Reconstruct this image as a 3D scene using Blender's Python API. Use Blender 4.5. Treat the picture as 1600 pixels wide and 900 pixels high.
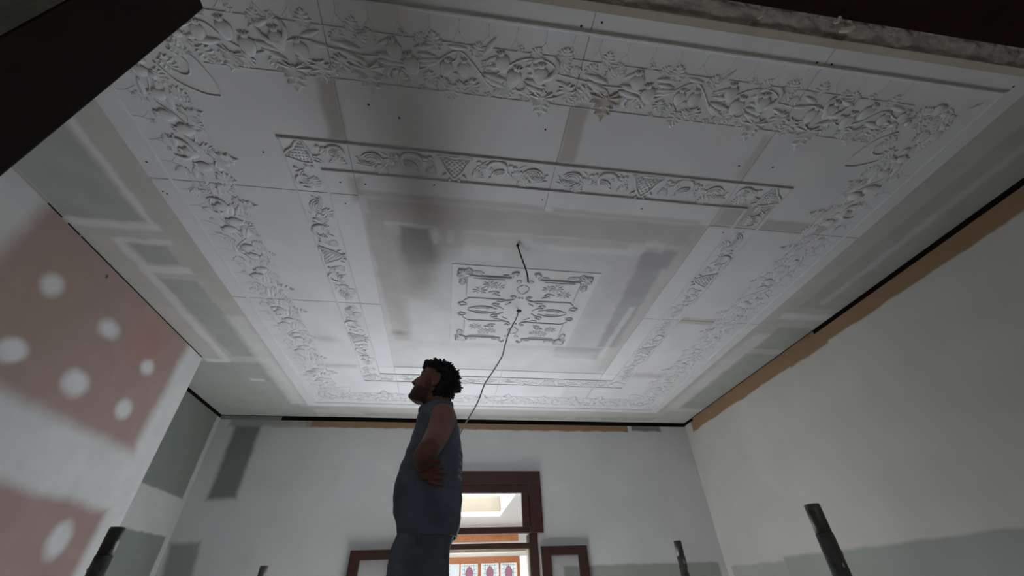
import bpy, bmesh, math, random
from mathutils import Vector, Matrix, noise
R = math.radians
PI = math.pi
random.seed(7)
SC = bpy.context.scene
COL = SC.collection
for o in list(bpy.data.objects):
    bpy.data.objects.remove(o)
ZC = 1.7                       # camera height; most heights below are given from it
CEIL = 3.2

# ------------------------------------------------------------ camera
cam = bpy.data.cameras.new('camera')
cam.sensor_width = 36.0
cam.lens = 36.0 * 624.49 / 1600
cam.clip_start = 0.01
co = bpy.data.objects.new('camera', cam)
COL.objects.link(co)
yaw, pitch, roll = 0.1597, 0.6559, -0.0377
fw = Vector((math.sin(yaw)*math.cos(pitch), math.cos(yaw)*math.cos(pitch), math.sin(pitch)))
rt = Vector((math.cos(yaw), -math.sin(yaw), 0))
up = rt.cross(fw)
r2 = rt*math.cos(roll) + up*math.sin(roll)
u2 = -rt*math.sin(roll) + up*math.cos(roll)
m = Matrix((r2, u2, -fw)).transposed().to_4x4()
m.translation = (0, 0, ZC)
co.matrix_world = m
SC.camera = co

# ------------------------------------------------------------ world, lights, exposure
w = bpy.data.worlds.new('sky')
SC.world = w
w.use_nodes = True
bg = w.node_tree.nodes['Background']
bg.inputs[0].default_value = (0.86, 0.93, 1.0, 1)
bg.inputs[1].default_value = 1.2


def area(name, loc, rot, sx, sy, power, col):
    l = bpy.data.lights.new(name, 'AREA')
    l.shape = 'RECTANGLE'
    l.size = sx
    l.size_y = sy
    l.energy = power
    l.color = col
    o = bpy.data.objects.new(name, l)
    COL.objects.link(o)
    o.location = loc
    o.rotation_euler = rot
    return o


# daylight through the open french doors (their lower, unseen part)
area('door_daylight', (0.235, 4.44, 0.80), Vector((-.52, -.72, .44)).to_track_quat('-Z', 'Y').to_euler(), 1.0, 1.40, 61, (0.91, 0.96, 1.0))
# added fill lamp in the unseen hall, brightens the man's near side and the room
area('hall_fill', (0.4, -2.5, 1.5), (R(90), 0, 0), 1.2, 2.0, 14, (0.95, 0.98, 1.0))
# the sun coming down the roof light and through the doors onto the dust sheets
sl = bpy.data.lights.new('sun', 'SUN')
sl.energy = 78
sl.angle = R(3)
sl.color = (0.98, 0.99, 1.0)
so = bpy.data.objects.new('sun', sl)
COL.objects.link(so)
so.rotation_euler = Vector((.04, -.64, -.77)).to_track_quat('-Z', 'Y').to_euler()
SC.view_settings.view_transform = 'Standard'
SC.view_settings.look = 'None'
SC.view_settings.exposure = 0.13
SC.view_settings.gamma = 1.0
SC.view_settings.use_curve_mapping = False

# ------------------------------------------------------------ materials


def mat(name, col, rough=0.85, noise_amt=0.06, nscale=6.0, spec=0.2, bump=0.0, bscale=60.0, layers=None, axes=(0, 1), wob=0.012, wscale=9.0, metallic=0.0):
    M = bpy.data.materials.new(name)
    M.use_nodes = True
    nt = M.node_tree
    N, L = nt.nodes, nt.links
    b = N['Principled BSDF']
    b.inputs['Roughness'].default_value = rough
    b.inputs['Specular IOR Level'].default_value = spec
    b.inputs['Metallic'].default_value = metallic
    geo = N.new('ShaderNodeNewGeometry')

    def math_(op, a, c=None):
        n = N.new('ShaderNodeMath')
        n.operation = op
        for i, v in enumerate((a, c)):
            if v is None:
                continue
            if isinstance(v, (int, float)):
                n.inputs[i].default_value = v
            else:
                L.new(v, n.inputs[i])
        return n.outputs[0]

    nz = N.new('ShaderNodeTexNoise')
    nz.inputs['Scale'].default_value = nscale
    nz.inputs['Detail'].default_value = 5
    L.new(geo.outputs['Position'], nz.inputs['Vector'])

    def mixc(fac, a, c):
        n = N.new('ShaderNodeMix')
        n.data_type = 'RGBA'
        for s, v in ((n.inputs[0], fac), (n.inputs[6], a), (n.inputs[7], c)):
            if isinstance(v, tuple):
                s.default_value = (v[0], v[1], v[2], 1)
            elif isinstance(v, (int, float)):
                s.default_value = v
            else:
                L.new(v, s)
        return n.outputs[2]
    cur = col
    if layers:
        wn = N.new('ShaderNodeTexNoise')
        wn.inputs['Scale'].default_value = wscale
        wn.inputs['Detail'].default_value = 4
        L.new(geo.outputs['Position'], wn.inputs['Vector'])
        sp = N.new('ShaderNodeSeparateXYZ')
        L.new(geo.outputs['Position'], sp.inputs[0])
        ws = N.new('ShaderNodeSeparateColor')
        L.new(wn.outputs['Color'], ws.inputs[0])
        P = []
        for k, ax in enumerate(axes):
            d = math_('MULTIPLY', math_('SUBTRACT', ws.outputs[k], 0.5), wob*4)
            P.append(math_('ADD', sp.outputs[ax], d))
        for ly in layers:
            a0, a1, b0, b1, c = ly[:5]
            soft = ly[5] if len(ly) > 5 else 0.01
            alpha = ly[6] if len(ly) > 6 else 1.0
            ell = len(ly) > 7
            da = math_('SUBTRACT', P[0], (a0+a1)/2)
            db = math_('SUBTRACT', P[1], (b0+b1)/2)
            if len(ly) > 8:                       # sheared edge: a shifts with b
                da = math_('SUBTRACT', da, math_('MULTIPLY', db, ly[8]))
            if ell and ly[7]:
                ra, rb = (a1-a0)/2, (b1-b0)/2
                q = math_('ADD', math_('POWER', math_('ABSOLUTE', math_('DIVIDE', da, ra)), 2.0), math_('POWER', math_('ABSOLUTE', math_('DIVIDE', db, rb)), 2.0))
                dist = math_('MULTIPLY', math_('SUBTRACT', math_('SQRT', q), 1.0), min(ra, rb))
            else:
                dist = math_('MAXIMUM', math_('SUBTRACT', math_('ABSOLUTE', da), (a1-a0)/2), math_('SUBTRACT', math_('ABSOLUTE', db), (b1-b0)/2))
            mr = N.new('ShaderNodeMapRange')
            mr.interpolation_type = 'SMOOTHSTEP'
            mr.inputs['From Min'].default_value = soft
            mr.inputs['From Max'].default_value = -soft
            mr.inputs['To Max'].default_value = alpha
            L.new(dist, mr.inputs['Value'])
            cur = mixc(mr.outputs[0], cur, c)
    hs = N.new('ShaderNodeMapRange')
    hs.inputs['From Min'].default_value = 0.25
    hs.inputs['From Max'].default_value = 0.75
    hs.inputs['To Min'].default_value = 1-noise_amt
    hs.inputs['To Max'].default_value = 1+noise_amt
    L.new(nz.outputs[0], hs.inputs['Value'])
    vm = N.new('ShaderNodeVectorMath')
    vm.operation = 'SCALE'
    if isinstance(cur, tuple):
        vm.inputs[0].default_value = cur
    else:
        L.new(cur, vm.inputs[0])
    L.new(hs.outputs[0], vm.inputs['Scale'])
    L.new(vm.outputs[0], b.inputs['Base Color'])
    if bump:
        bn = N.new('ShaderNodeTexNoise')
        bn.inputs['Scale'].default_value = bscale
        bn.inputs['Detail'].default_value = 4
        L.new(geo.outputs['Position'], bn.inputs['Vector'])
        bp = N.new('ShaderNodeBump')
        bp.inputs['Strength'].default_value = bump
        bp.inputs['Distance'].default_value = 0.01
        L.new(bn.outputs[0], bp.inputs['Height'])
        L.new(bp.outputs[0], b.inputs['Normal'])
    return M


def glass(name, tint=(1, 1, 1), gl=0.08):
    M = bpy.data.materials.new(name)
    M.use_nodes = True
    N, L = M.node_tree.nodes, M.node_tree.links
    N.remove(N['Principled BSDF'])
    t = N.new('ShaderNodeBsdfTransparent')
    t.inputs[0].default_value = (*tint, 1)
    g = N.new('ShaderNodeBsdfGlossy')
    g.inputs['Roughness'].default_value = 0.03
    fr = N.new('ShaderNodeLayerWeight')
    fr.inputs[0].default_value = gl
    mx = N.new('ShaderNodeMixShader')
    L.new(fr.outputs['Fresnel'], mx.inputs[0])
    L.new(t.outputs[0], mx.inputs[1])
    L.new(g.outputs[0], mx.inputs[2])
    L.new(mx.outputs[0], N['Material Output'].inputs[0])
    return M


WHT = (0.60, 0.61, 0.62)
RAW = (0.335, 0.355, 0.335)
RAW2 = (0.25, 0.275, 0.26)
CMP = (0.44, 0.435, 0.42)
PINK = (0.335, 0.245, 0.225)
BRN = (0.305, 0.20, 0.122)
Z = ZC

ceil_layers = [
    # left run of board: filled joints round bare sheets
    (-1.90, -1.56, 0.30, 1.575, RAW, .012),
    (-1.54, -1.51, 0.3, 1.63, WHT, .012, .8),
    (-1.90, -1.50, 1.585, 1.635, WHT, .02, .75),
    (-1.74, -1.50, 1.70, 1.735, WHT, .012, .6),
    (-1.705, -1.54, 1.745, 1.895, RAW, .012),
    (-1.74, -1.50, 1.92, 1.975, WHT, .015, .8),
    (-1.70, -1.505, 2.03, 2.97, RAW, .012, 1, 0, .04),
    (-1.775, -1.725, 1.70, 3.05, WHT, .015, .7),
    (-2.3, -1.46, 3.07, 4.3, RAW, .02),
    (-1.9, -1.74, 3.03, 3.075, WHT, .012, .8),
    (-1.52, -1.40, 2.4, 3.9, WHT, .03, .6),
    (-1.70, -1.60, 3.36, 3.41, WHT, .01, .6),
    (-2.3, -1.2, 3.98, 4.3, RAW, .02),
    (-1.35, -.2, 4.02, 4.3, CMP, .02, .8),
    (-.9, 1.2, 4.10, 4.18, RAW, .02, .8),
    (1.3, 2.2, 4.09, 4.18, RAW, .02, .8),
    # right run
    (2.29, 2.64, .3, 1.95, RAW, .012, .7),
    (2.40, 2.45, .3, 1.9, WHT, .02, .4),
    (2.24, 2.64, 2.02, 2.09, WHT, .02, .7),
    (2.33, 2.64, 2.2, 2.52, RAW, .015),
    (2.32, 2.64, 2.60, 3.78, RAW, .02),
    (2.2, 2.33, 2.3, 3.8, WHT, .03, .5),
    (2.2, 2.64, 3.82, 3.88, WHT, .012, .4),
    # front margin
    (-1.4, 2.64, .2, .43, WHT, .01, .8),
    # middle field: stopping round the medallion
    (-.52, 1.28, 1.27, 3.07, (.515, .515, .525), .01),
    (-.47, 1.24, 1.31, 1.46, (.44, .425, .42), .015),
    (-.36, 1.16, 1.50, 1.56, WHT, .02, .45),
    (-.40, -.24, 1.50, 2.1, (.42, .40, .39), .06),
    (-.33, -.13, 1.52, 1.80, (.25, .245, .24), .05, .9, 1),
    (-.30, -.16, 1.75, 2.02, (.30, .29, .275), .07, .8, 1),
    (-.475, -.375, 1.40, 2.62, (.42, .405, .395), .012, .85, 0, .03),
    (-.40, -.15, 1.445, 1.467, WHT, .008, .55),
    (-.325, -.178, 1.475, 1.67, (.27, .265, .262), .018, .9),
    (-.168, -.140, 1.475, 1.58, WHT, .008, .6),
    (-.13, .0, 1.46, 1.60, (.43, .415, .405), .02, .7),
    (-.090, -.055, 1.475, 1.57, WHT, .010, .5),
    (-.02, .30, 1.485, 1.57, (.46, .455, .46), .014, .8),
    (.36, .90, 1.465, 1.52, (.46, .455, .46), .014, .8),
    (.40, .60, 1.462, 1.468, WHT, .004, .7),
    (.45, .95, 1.535, 1.57, WHT, .015, .4),
    (1.0, 1.20, 1.50, 1.66, (.34, .335, .36), .014, .9),
    (1.20, 1.225, 1.33, 2.9, WHT, .008, .4),
    (.0, .22, 1.57, 1.69, WHT, .03, .5),
    (-.44, .0, 2.2, 2.62, WHT, .05, .45),
    (-.43, -.33, 2.1, 2.62, (.40, .385, .375), .03, .7),
    (-.45, -.37, 2.49, 2.55, (.25, .24, .23), .03, .7, 1),
    (.86, 1.02, 1.60, 2.7, (.47, .465, .47), .05, .7),
    (1.03, 1.19, 1.49, 2.6, (.35, .345, .365), .02, .9, 0, .06),
    (.98, 1.10, 1.44, 1.52, WHT, .015, .5),
    (1.12, 1.16, 2.05, 2.75, WHT, .01, .6),
    (.75, 1.12, 2.62, 2.80, (.36, .355, .36), .015, .8),
    (-.3, 1.1, 2.68, 2.98, WHT, .06, .5),
    (1.19, 1.27, 1.3, 3.0, CMP, .015, .6),
]
M_ceil = mat('plasterboard_ceiling', CMP, layers=ceil_layers, wob=.010, noise_amt=.07)
PAN = (0.595, 0.60, 0.622)
TAPE = (0.43, 0.415, 0.40)
panel_layers = [
    (-.565, -.50, .74, 1.0, (.40, .39, .37), .018),
    (.382, .455, .74, 1.0, TAPE, .012),
    (1.22, 1.26, .78, 1.0, TAPE, .012, .6),
    (1.53, 1.90, 1.215, 1.288, TAPE, .012),
    (1.27, 1.53, 1.13, 1.29, (.42, .40, .39), .03, .9),
    (1.53, 1.80, 2.135, 2.21, TAPE, .012, .8),
    (1.45, 1.95, 3.0, 3.10, TAPE, .02, .6),
    (-1.0, -.86, 2.60, 2.68, (.42, .42, .42), .04, .6, 1),
    (-1.05, -.8, 3.03, 3.1, TAPE, .02, .5),
    (-.50, .38, 1.255, 1.31, TAPE, .012, .7),
    (.42, 1.2, 1.265, 1.31, TAPE, .012, .7),
    (-.53, -.47, 1.19, 1.33, (.38, .37, .36), .02, .7),
    (1.0, 1.28, 3.2, 3.6, (.50, .50, .50), .02, .5),
]
M_panel = mat('cast_plaster_panel', PAN, layers=panel_layers, noise_amt=.05, nscale=4, wob=.006)
M_relief = mat('cast_plaster_relief', (0.59, 0.595, 0.612), noise_amt=.05, nscale=14)
M_dirty = mat('soiled_plaster', (0.46, 0.43, 0.40), noise_amt=.2, nscale=20)
M_medal = mat('medallion_plaster', (0.575, 0.58, 0.595), noise_amt=.05)
M_darkrelief = mat('medallion_ornament', (0.50, 0.51, 0.52), noise_amt=.05, nscale=14)

M_left = mat('pink_fire_board', (.57, .585, .585), axes=(1, 2), wob=.013, wscale=5, noise_amt=.06, nscale=9, layers=[
    (1.50, 2.80, Z+.755, Z+1.6, PINK, .05),
    (0.2, 2.84, Z-1.8, Z+.45, PINK, .04),
    (2.30, 2.62, Z+1.15, Z+1.46, (.37, .20, .155), .08, .5, 1),
    (1.5, 2.0, Z+.8, Z+1.45, (.33, .24, .19), .12, .5, 1),
    (1.70, 1.81, Z+1.165, Z+1.265, WHT, .03, 1, 1),
    (2.095, 2.225, Z+1.18, Z+1.28, WHT, .03, 1, 1),
    (1.74, 1.87, Z+.85, Z+.955, WHT, .02, 1, 1),
    (2.10, 2.25, Z+.855, Z+.98, WHT, .03, 1, 1),
    (2.505, 2.61, Z+1.15, Z+1.235, WHT, .025, 1, 1),
    (2.50, 2.61, Z+.875, Z+.98, WHT, .025, 1, 1),
    (2.555, 2.68, Z+.21, Z+.36, WHT, .03, 1, 1),
    (1.948, 1.966, Z+1.425, Z+1.447, (.05, .13, .06), .003, 1, 1),
])
M_recess = mat('green_board_recess', (.40, .42, .415), axes=(1, 2), wob=.008, layers=[
    (2.9, 4.165, Z+.745, Z+1.6, (.175, .195, .182), .012),
    (2.9, 4.165, Z-1.8, Z+.465, (.175, .195, .182), .012),
])
M_back = mat('stopped_wall_back', WHT, axes=(0, 2), wob=.008, noise_amt=.05, nscale=3, layers=[
    (-2.10, -1.865, Z+.75, Z+1.40, (.20, .22, .21), .03),
    (-2.16, -1.6, Z+1.39, Z+1.6, RAW2, .03, .7),
    (-2.08, -1.85, Z-1.8, Z+.43, RAW2, .025, .9, 0, -.15),
    (1.05, 2.54, Z-1.8, Z+.195, RAW, .012),
    (-1.7, -.9, Z-1.8, Z+.16, RAW, .03, .6),
    (-1.46, 1.915, Z+1.39, Z+1.6, BRN, .008),
    (-1.75, -1.40, Z+1.385, Z+1.6, (.40, .37, .33), .02, .8),
    (1.96, 2.3, Z+1.40, Z+1.46, (.12, .11, .10), .012, .8),
])
M_right = mat('stopped_wall_right', (.555, .545, .52), axes=(1, 2), wob=.010, noise_amt=.06, nscale=3, wscale=5, layers=[
    (.2, 3.42, Z-1.8, Z+.178, RAW, .014),
    (3.4, 4.15, Z-1.8, Z+.155, RAW, .012, .8),
    (.2, 4.10, Z+1.365, Z+1.6, BRN, .008),
    (2.15, 2.55, Z+1.352, Z+1.6, BRN, .010),
])
M_gap = mat('dark_gap', (0.012, 0.010, 0.008), rough=1, spec=0)
M_olive = mat('old_plaster_reveal', (0.13, 0.125, 0.095), noise_amt=.3, nscale=14, bump=.5)
M_rough = mat('broken_old_plaster', (0.30, 0.275, 0.24), noise_amt=.28, nscale=25, bump=.4, bscale=80)
M_beige = mat('beige_set_edge', (0.42, 0.385, 0.32), noise_amt=.08)
M_hall = mat('hall_wall', (0.05, 0.045, 0.04))
M_floor = mat('timber_floor', (0.22, 0.15, 0.09), noise_amt=.3, nscale=5, rough=.6)
M_sheet = mat('dusty_sheeting', (0.55, 0.55, 0.54), noise_amt=.1)
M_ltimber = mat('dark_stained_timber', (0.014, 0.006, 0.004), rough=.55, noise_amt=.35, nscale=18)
M_timber = mat('mahogany_stain', (0.046, 0.018, 0.014), rough=.45, noise_amt=.3, nscale=22, spec=.35)
M_orange = mat('orange_pine', (0.50, 0.21, 0.10), rough=.5, noise_amt=.15, nscale=15)
M_swhite = mat('sunroom_white', (0.80, 0.79, 0.77), noise_amt=.02)
M_pale = mat('pale_putty', (0.55, 0.50, 0.42))
M_glass = glass('clear_glass')
M_mauve = glass('mauve_glass', (.72, .47, .55))
M_greeng = glass('pale_glass', (.84, .86, .84))
M_lead = mat('lead_came', (0.06, 0.06, 0.06))
M_steel = mat('galvanised_steel', (0.10, 0.105, 0.095), rough=.5, metallic=.35, noise_amt=.4, nscale=30, bump=.3)
M_spat = mat('plaster_splatter', (0.42, 0.42, 0.40), noise_amt=.2)
M_plank = mat('scaffold_plank', (0.30, 0.22, 0.13), noise_amt=.25, nscale=12)
M_cabd = mat('black_cable', (0.02, 0.02, 0.02), rough=.5)
M_cabw = mat('grey_white_cable', (0.34, 0.33, 0.32), rough=.6)
M_hole = mat('screw_hole', (0.02, 0.02, 0.02))
M_shirt = mat('navy_shirt', (0.088, 0.104, 0.132), rough=.9, noise_amt=.3, nscale=10, bump=.5, bscale=16, axes=(0, 2), wob=.004, wscale=60,
              layers=[(.036+.003*(k % 3), .09, Z+.425+.03*k, Z+.425+.03*k+(.008 if k % 2 else .015), (.30, .30, .32), .003, .75, 0, (-.25, .35, .1)[k % 3]) for k in range(9)])
M_trous = mat('slate_work_trousers', (0.078, 0.098, 0.112), rough=.9, noise_amt=.45, nscale=7, bump=.5, bscale=12)
M_boot = mat('boot_leather', (0.05, 0.035, 0.025))
M_hair = mat('dark_hair', (0.010, 0.008, 0.008), rough=.6, noise_amt=.4, nscale=60)
M_print = mat('faded_print', (0.20, 0.20, 0.21))


def skin_mat():
    M = bpy.data.materials.new('skin')
    M.use_nodes = True
    N, L = M.node_tree.nodes, M.node_tree.links
    b = N['Principled BSDF']
    a = N.new('ShaderNodeAttribute')
    a.attribute_name = 'tone'
    L.new(a.outputs['Color'], b.inputs['Base Color'])
    b.inputs['Roughness'].default_value = .6
    b.inputs['Specular IOR Level'].default_value = .25
    return M


M_skin = skin_mat()

# ------------------------------------------------------------ mesh helpers


class MB:
    def __init__(s):
        s.v = []
        s.f = []

    def add(s, v, f, M=None):
        n = len(s.v)
        for p in v:
            p = Vector(p)
            s.v.append(M @ p if M else p)
        flip = M is not None and M.determinant() < 0
        for q in f:
            q = [i+n for i in q]
            s.f.append(q[::-1] if flip else q)
        return s

    def box(s, x0, x1, y0, y1, z0, z1, M=None):
        v = [(x0, y0, z0), (x1, y0, z0), (x1, y1, z0), (x0, y1, z0), (x0, y0, z1), (x1, y0, z1), (x1, y1, z1), (x0, y1, z1)]
        f = [(0, 3, 2, 1), (4, 5, 6, 7), (0, 1, 5, 4), (1, 2, 6, 5), (2, 3, 7, 6), (3, 0, 4, 7)]
        return s.add(v, f, M)

    def tube(s, pts, rad, n=6, M=None, cap=True, flat=1.0):
        pts = [Vector(p) for p in pts]
        if isinstance(rad, (int, float)):
            rad = [rad]*len(pts)
        V = []
        F = []
        t0 = (pts[1]-pts[0]).normalized()
        ref = Vector((0, 0, 1)) if abs(t0.z) < .9 else Vector((1, 0, 0))
        a = t0.cross(ref).normalized()
        for i, p in enumerate(pts):
            t = (pts[min(i+1, len(pts)-1)]-pts[max(i-1, 0)])
            t = t.normalized() if t.length > 1e-9 else t0
            a = (a - t*a.dot(t)).normalized()
            c = t.cross(a)
            for k in range(n):
                q = 2*PI*k/n
                V.append(p + a*rad[i]*math.cos(q) + c*rad[i]*math.sin(q)*flat)
        for i in range(len(pts)-1):
            for k in range(n):
                F.append((i*n+k, i*n+(k+1) % n, (i+1)*n+(k+1) % n, (i+1)*n+k))
        if cap:
            F.append(tuple(range(n))[::-1])
            F.append(tuple((len(pts)-1)*n+k for k in range(n)))
        return s.add(V, F, M)

    def rings(s, rings, cap=True, M=None):
        n = len(rings[0])
        V = [p for r in rings for p in r]
        F = []
        for i in range(len(rings)-1):
            for k in range(n):
                F.append((i*n+k, i*n+(k+1) % n, (i+1)*n+(k+1) % n, (i+1)*n+k))
        if cap:
            F.append(tuple(range(n))[::-1])
            F.append(tuple((len(rings)-1)*n+k for k in range(n)))
        return s.add(V, F, M)

    def mesh(s, name, smooth=False):
        me = bpy.data.meshes.new(name)
        me.from_pydata([tuple(v) for v in s.v], [], s.f)
        me.validate()
        bm = bmesh.new()
        bm.from_mesh(me)
        bmesh.ops.recalc_face_normals(bm, faces=bm.faces)
        bm.to_mesh(me)
        bm.free()
        if smooth:
            for p in me.polygons:
                p.use_smooth = True
        return me

    def obj(s, name, mt, parent=None, smooth=False, bevel=0):
        return link(name, s.mesh(name, smooth), mt, parent, bevel)


def link(name, me, mt, parent=None, bevel=0):
    if mt and not me.materials:
        me.materials.append(mt)
    o = bpy.data.objects.new(name, me)
    COL.objects.link(o)
    if parent:
        o.parent = parent
    if bevel:
        bv = o.modifiers.new('bevel', 'BEVEL')
        bv.width = bevel
        bv.segments = 2
        bv.limit_method = 'ANGLE'
    return o


def struct(o, label=None, cat=None):
    o['kind'] = 'structure'
    if label:
        o['label'] = label
        o['category'] = cat
    return o


def tag(o, label, cat, group=None):
    o['label'] = label
    o['category'] = cat
    if group:
        o['group'] = group
    return o


def empty(name, loc):
    o = bpy.data.objects.new(name, None)
    COL.objects.link(o)
    o.location = loc
    o.empty_display_size = .1
    return o


def spline(pts, n=6):
    pts = [Vector(p) for p in pts]
    out = []
    for i in range(len(pts)-1):
        p0 = pts[max(i-1, 0)]
        p1 = pts[i]
        p2 = pts[i+1]
        p3 = pts[min(i+2, len(pts)-1)]
        for k in range(n):
            t = k/n
            out.append(0.5*((2*p1)+(p2-p0)*t+(2*p0-5*p1+4*p2-p3)*t*t+(3*p1-p0-3*p2+p3)*t**3))
    out.append(pts[-1])
    return out


# ------------------------------------------------------------ room shell
XL, XC, XR, YB, YF = -2.26, -1.904, 2.608, 4.234, 0.285
ZT = CEIL
floor = struct(MB().box(-2.6, 2.9, YF-.4, YB+.2, -.12, 0).obj('floor', M_sheet), 'dusty sheeted floor of the room under repair', 'floor')
ceiling = struct(MB().box(-2.6, 2.9, YF-.4, YB+.2, CEIL, CEIL+.12).obj('ceiling', M_ceil), 'white plaster ceiling with raised floral panels and filled joints', 'ceiling')

# left: chimney breast, then the recess beside it (both stop just short of the ceiling)
b = MB().box(XC-.5, XC, YF-.3, 3.003, 0, ZT-.010)
wall_left = struct(b.obj('wall_left', M_left), 'chimney breast lined with pink board and white filler dabs', 'wall')
MB().box(XC-.5, XC-.003, YF-.3, 3.0, ZT-.010, ZT).obj('shadow_gap', M_gap, wall_left)
for y0, y1 in ((.3, 1.49), (1.58, 1.615), (1.70, 1.705)):
    MB().box(XC-.0025, XC+.001, y0, y1, ZT-.010, ZT).obj('filler_bead', M_beige, wall_left)
b = MB().box(XL-.3, XL, 2.9, YB+.2, 0, ZT-.035)
wall_recess = struct(b.obj('wall_recess', M_recess), 'green board side wall of the recess left of the doorway', 'wall')
MB().box(XL-.3, XL-.004, 2.9, YB+.2, ZT-.035, ZT).obj('shadow_gap', M_gap, wall_recess)

# back wall with the french-door opening
OX0, OX1, OZ = -.285, .765, ZC+.90
b = MB()
b.box(XL-.3, OX0, YB, YB+.17, 0, ZT-.045)
b.box(OX1, XR+.3, YB, YB+.17, 0, ZT-.045)
b.box(OX0, OX1, YB, YB+.17, OZ, ZT-.045)
wall_back = struct(b.obj('wall_back', M_back), 'white stopped end wall around the french doors', 'wall')
MB().box(XL-.3, XR+.3, YB+.004, YB+.17, ZT-.045, ZT).obj('shadow_gap', M_gap, wall_back)
MB().box(XL-.01, -1.70, YB, YB+.003, ZT-.0449, ZT-.006).obj('filler_strip', mat('green_board_strip', RAW2), wall_back)
# right wall
b = MB().box(XR, XR+.3, YF-.3, YB+.2, 0, ZT-.034)
wall_right = struct(b.obj('wall_right', M_right), 'white stopped wall with torn brown strip under the ceiling', 'wall')
MB().box(XR+.004, XR+.3, YF-.3, YB+.2, ZT-.034, ZT).obj('shadow_gap', M_gap, wall_right)
MB().box(XR+.0005, XR+.0035, 2.22, 4.05, ZT-.0339, ZT-.009).obj('brown_strip', mat('brown_paper', BRN, noise_amt=.15), wall_right)

# front wall the camera looks through: wide opening with a timber head
HZ = ZC+.98
b = MB()
b.box(-2.6, -.56, -.10, .272, 0, ZT)
b.box(1.50, 2.9, -.10, .272, 0, ZT)
b.box(-.56, 1.50, -.10, .272, HZ+.024, ZT)
wall_front = struct(b.obj('wall_front', M_olive), 'old plaster wall with a wide opening overhead', 'wall')
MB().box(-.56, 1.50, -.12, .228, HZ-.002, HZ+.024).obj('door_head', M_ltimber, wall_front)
# broken plaster underside
b = MB()
nx, ny = 150, 8
V = []
for i in range(nx+1):
    for j in range(ny+1):
        x = -.56+2.06*i/nx
        y = .2285+(.270-.2285)*j/ny
        d = .0035*noise.noise(Vector((x*18, y*40, 1)))+.0025*noise.noise(Vector((x*60, y*70, 4)))
        V.append((x, y, HZ+.004+d*(1 if 0 < j < ny else .5)))
F = [(i*(ny+1)+j, (i+1)*(ny+1)+j, (i+1)*(ny+1)+j+1, i*(ny+1)+j+1) for i in range(nx) for j in range(ny)]
b.add(V, F)
b.obj('broken_plaster', M_rough, wall_front)
MB().box(-.56, 1.50, .268, .2845, HZ-.001, HZ+.05).obj('set_edge', M_beige, wall_front)
MB().box(-2.6, 2.9, .272, .2845, HZ+.05, ZT).obj('set_face', M_beige, wall_front)
for x, y, dx, dy, s in ((.16, .262, .010, -.02, .004), (.60, .25, .008, -.016, .004), (.80, .248, .03, -.008, .006), (.775, .235, .006, -.01, .005)):
    MB().tube(spline([(x, y, HZ-.004), (x+dx*.4, y+dy*.5, HZ-.010), (x+dx, y+dy, HZ-.003)], 4), [s*.6, s, s, s, s, s, s, s, s*.4], 5).obj('plaster_flake', M_beige, wall_front)
# dark timber post of the opening
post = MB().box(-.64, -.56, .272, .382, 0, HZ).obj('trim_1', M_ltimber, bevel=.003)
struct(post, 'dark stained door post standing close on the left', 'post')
# hall behind
b = MB()
b.box(-2.6, 2.9, -2.7, -2.6, 0, ZT)
b.box(-2.7, -2.6, -2.7, -.1, 0, ZT)
b.box(2.9, 3.0, -2.7, -.1, 0, ZT)
b.box(-2.7, 3.0, -2.7, -.1, ZT, ZT+.1)
struct(b.obj('wall_hall', M_hall), 'dim hall walls behind the opening', 'wall')
struct(MB().box(-2.7, 3.0, -2.7, YF-.4, -.12, 0).obj('floor_hall', M_floor), 'timber floor of the dim hall', 'floor')

# ------------------------------------------------------------ ceiling panels and relief
PS = .88
CX, CY = .38, 2.17
PZ = CEIL-.004                  # underside of the panels


def smooth_me(mb, name, mt, sm=True):
    me = mb.mesh(name, sm)
    me.materials.append(mt)
    return me


def relief_fan(half, h, blade=False):
    """raised leaf: half outline (x,y) from base to tip, mirrored; relief towards -z"""
    out = half + [(x, -y) for x, y in half[-2:0:-1]]
    n = len(out)
    tip = len(half)-1
    v = [(x*1.03, y*1.05, .002) for x, y in out]
    v += [(x, y, -h*(.10 if blade else .38)) for x, y in out]
    ring = []
    for i, (x, y) in enumerate(out):
        hi = i == tip or (i if i < tip else len(out)-i) % 2 == 0
        cx = min(max(x*.8+.04, .1), .82)
        k = .62 if hi else .5
        ring.append((cx+(x-cx)*k, y*k, -h*((.9 if hi else .35) if not blade else .7)))
    v += ring
    sp = .95 if blade else .5
    v += [(.12, 0, -h*sp*.8), (.38, 0, -h*sp), (.62, 0, -h*sp), (.84, 0, -h*sp*.9)]
    f = []
    for i in range(n):
        j = (i+1) % n
        f.append((i, j, n+j, n+i))
        f.append((n+i, n+j, 2*n+j, 2*n+i))
    q = 3*n
    idx = []
    for i in range(n):
        x = ring[i][0]
        idx.append(q+(0 if x < .25 else 1 if x < .48 else 2 if x < .72 else 3))
    for i in range(n):
        j = (i+1) % n
        if idx[i] == idx[j]:
            f.append((2*n+i, 2*n+j, idx[i]))
        else:
            f.append((2*n+i, 2*n+j, idx[j], idx[i]))
    mb = MB()
    mb.add(v, f)
    return mb


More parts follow.
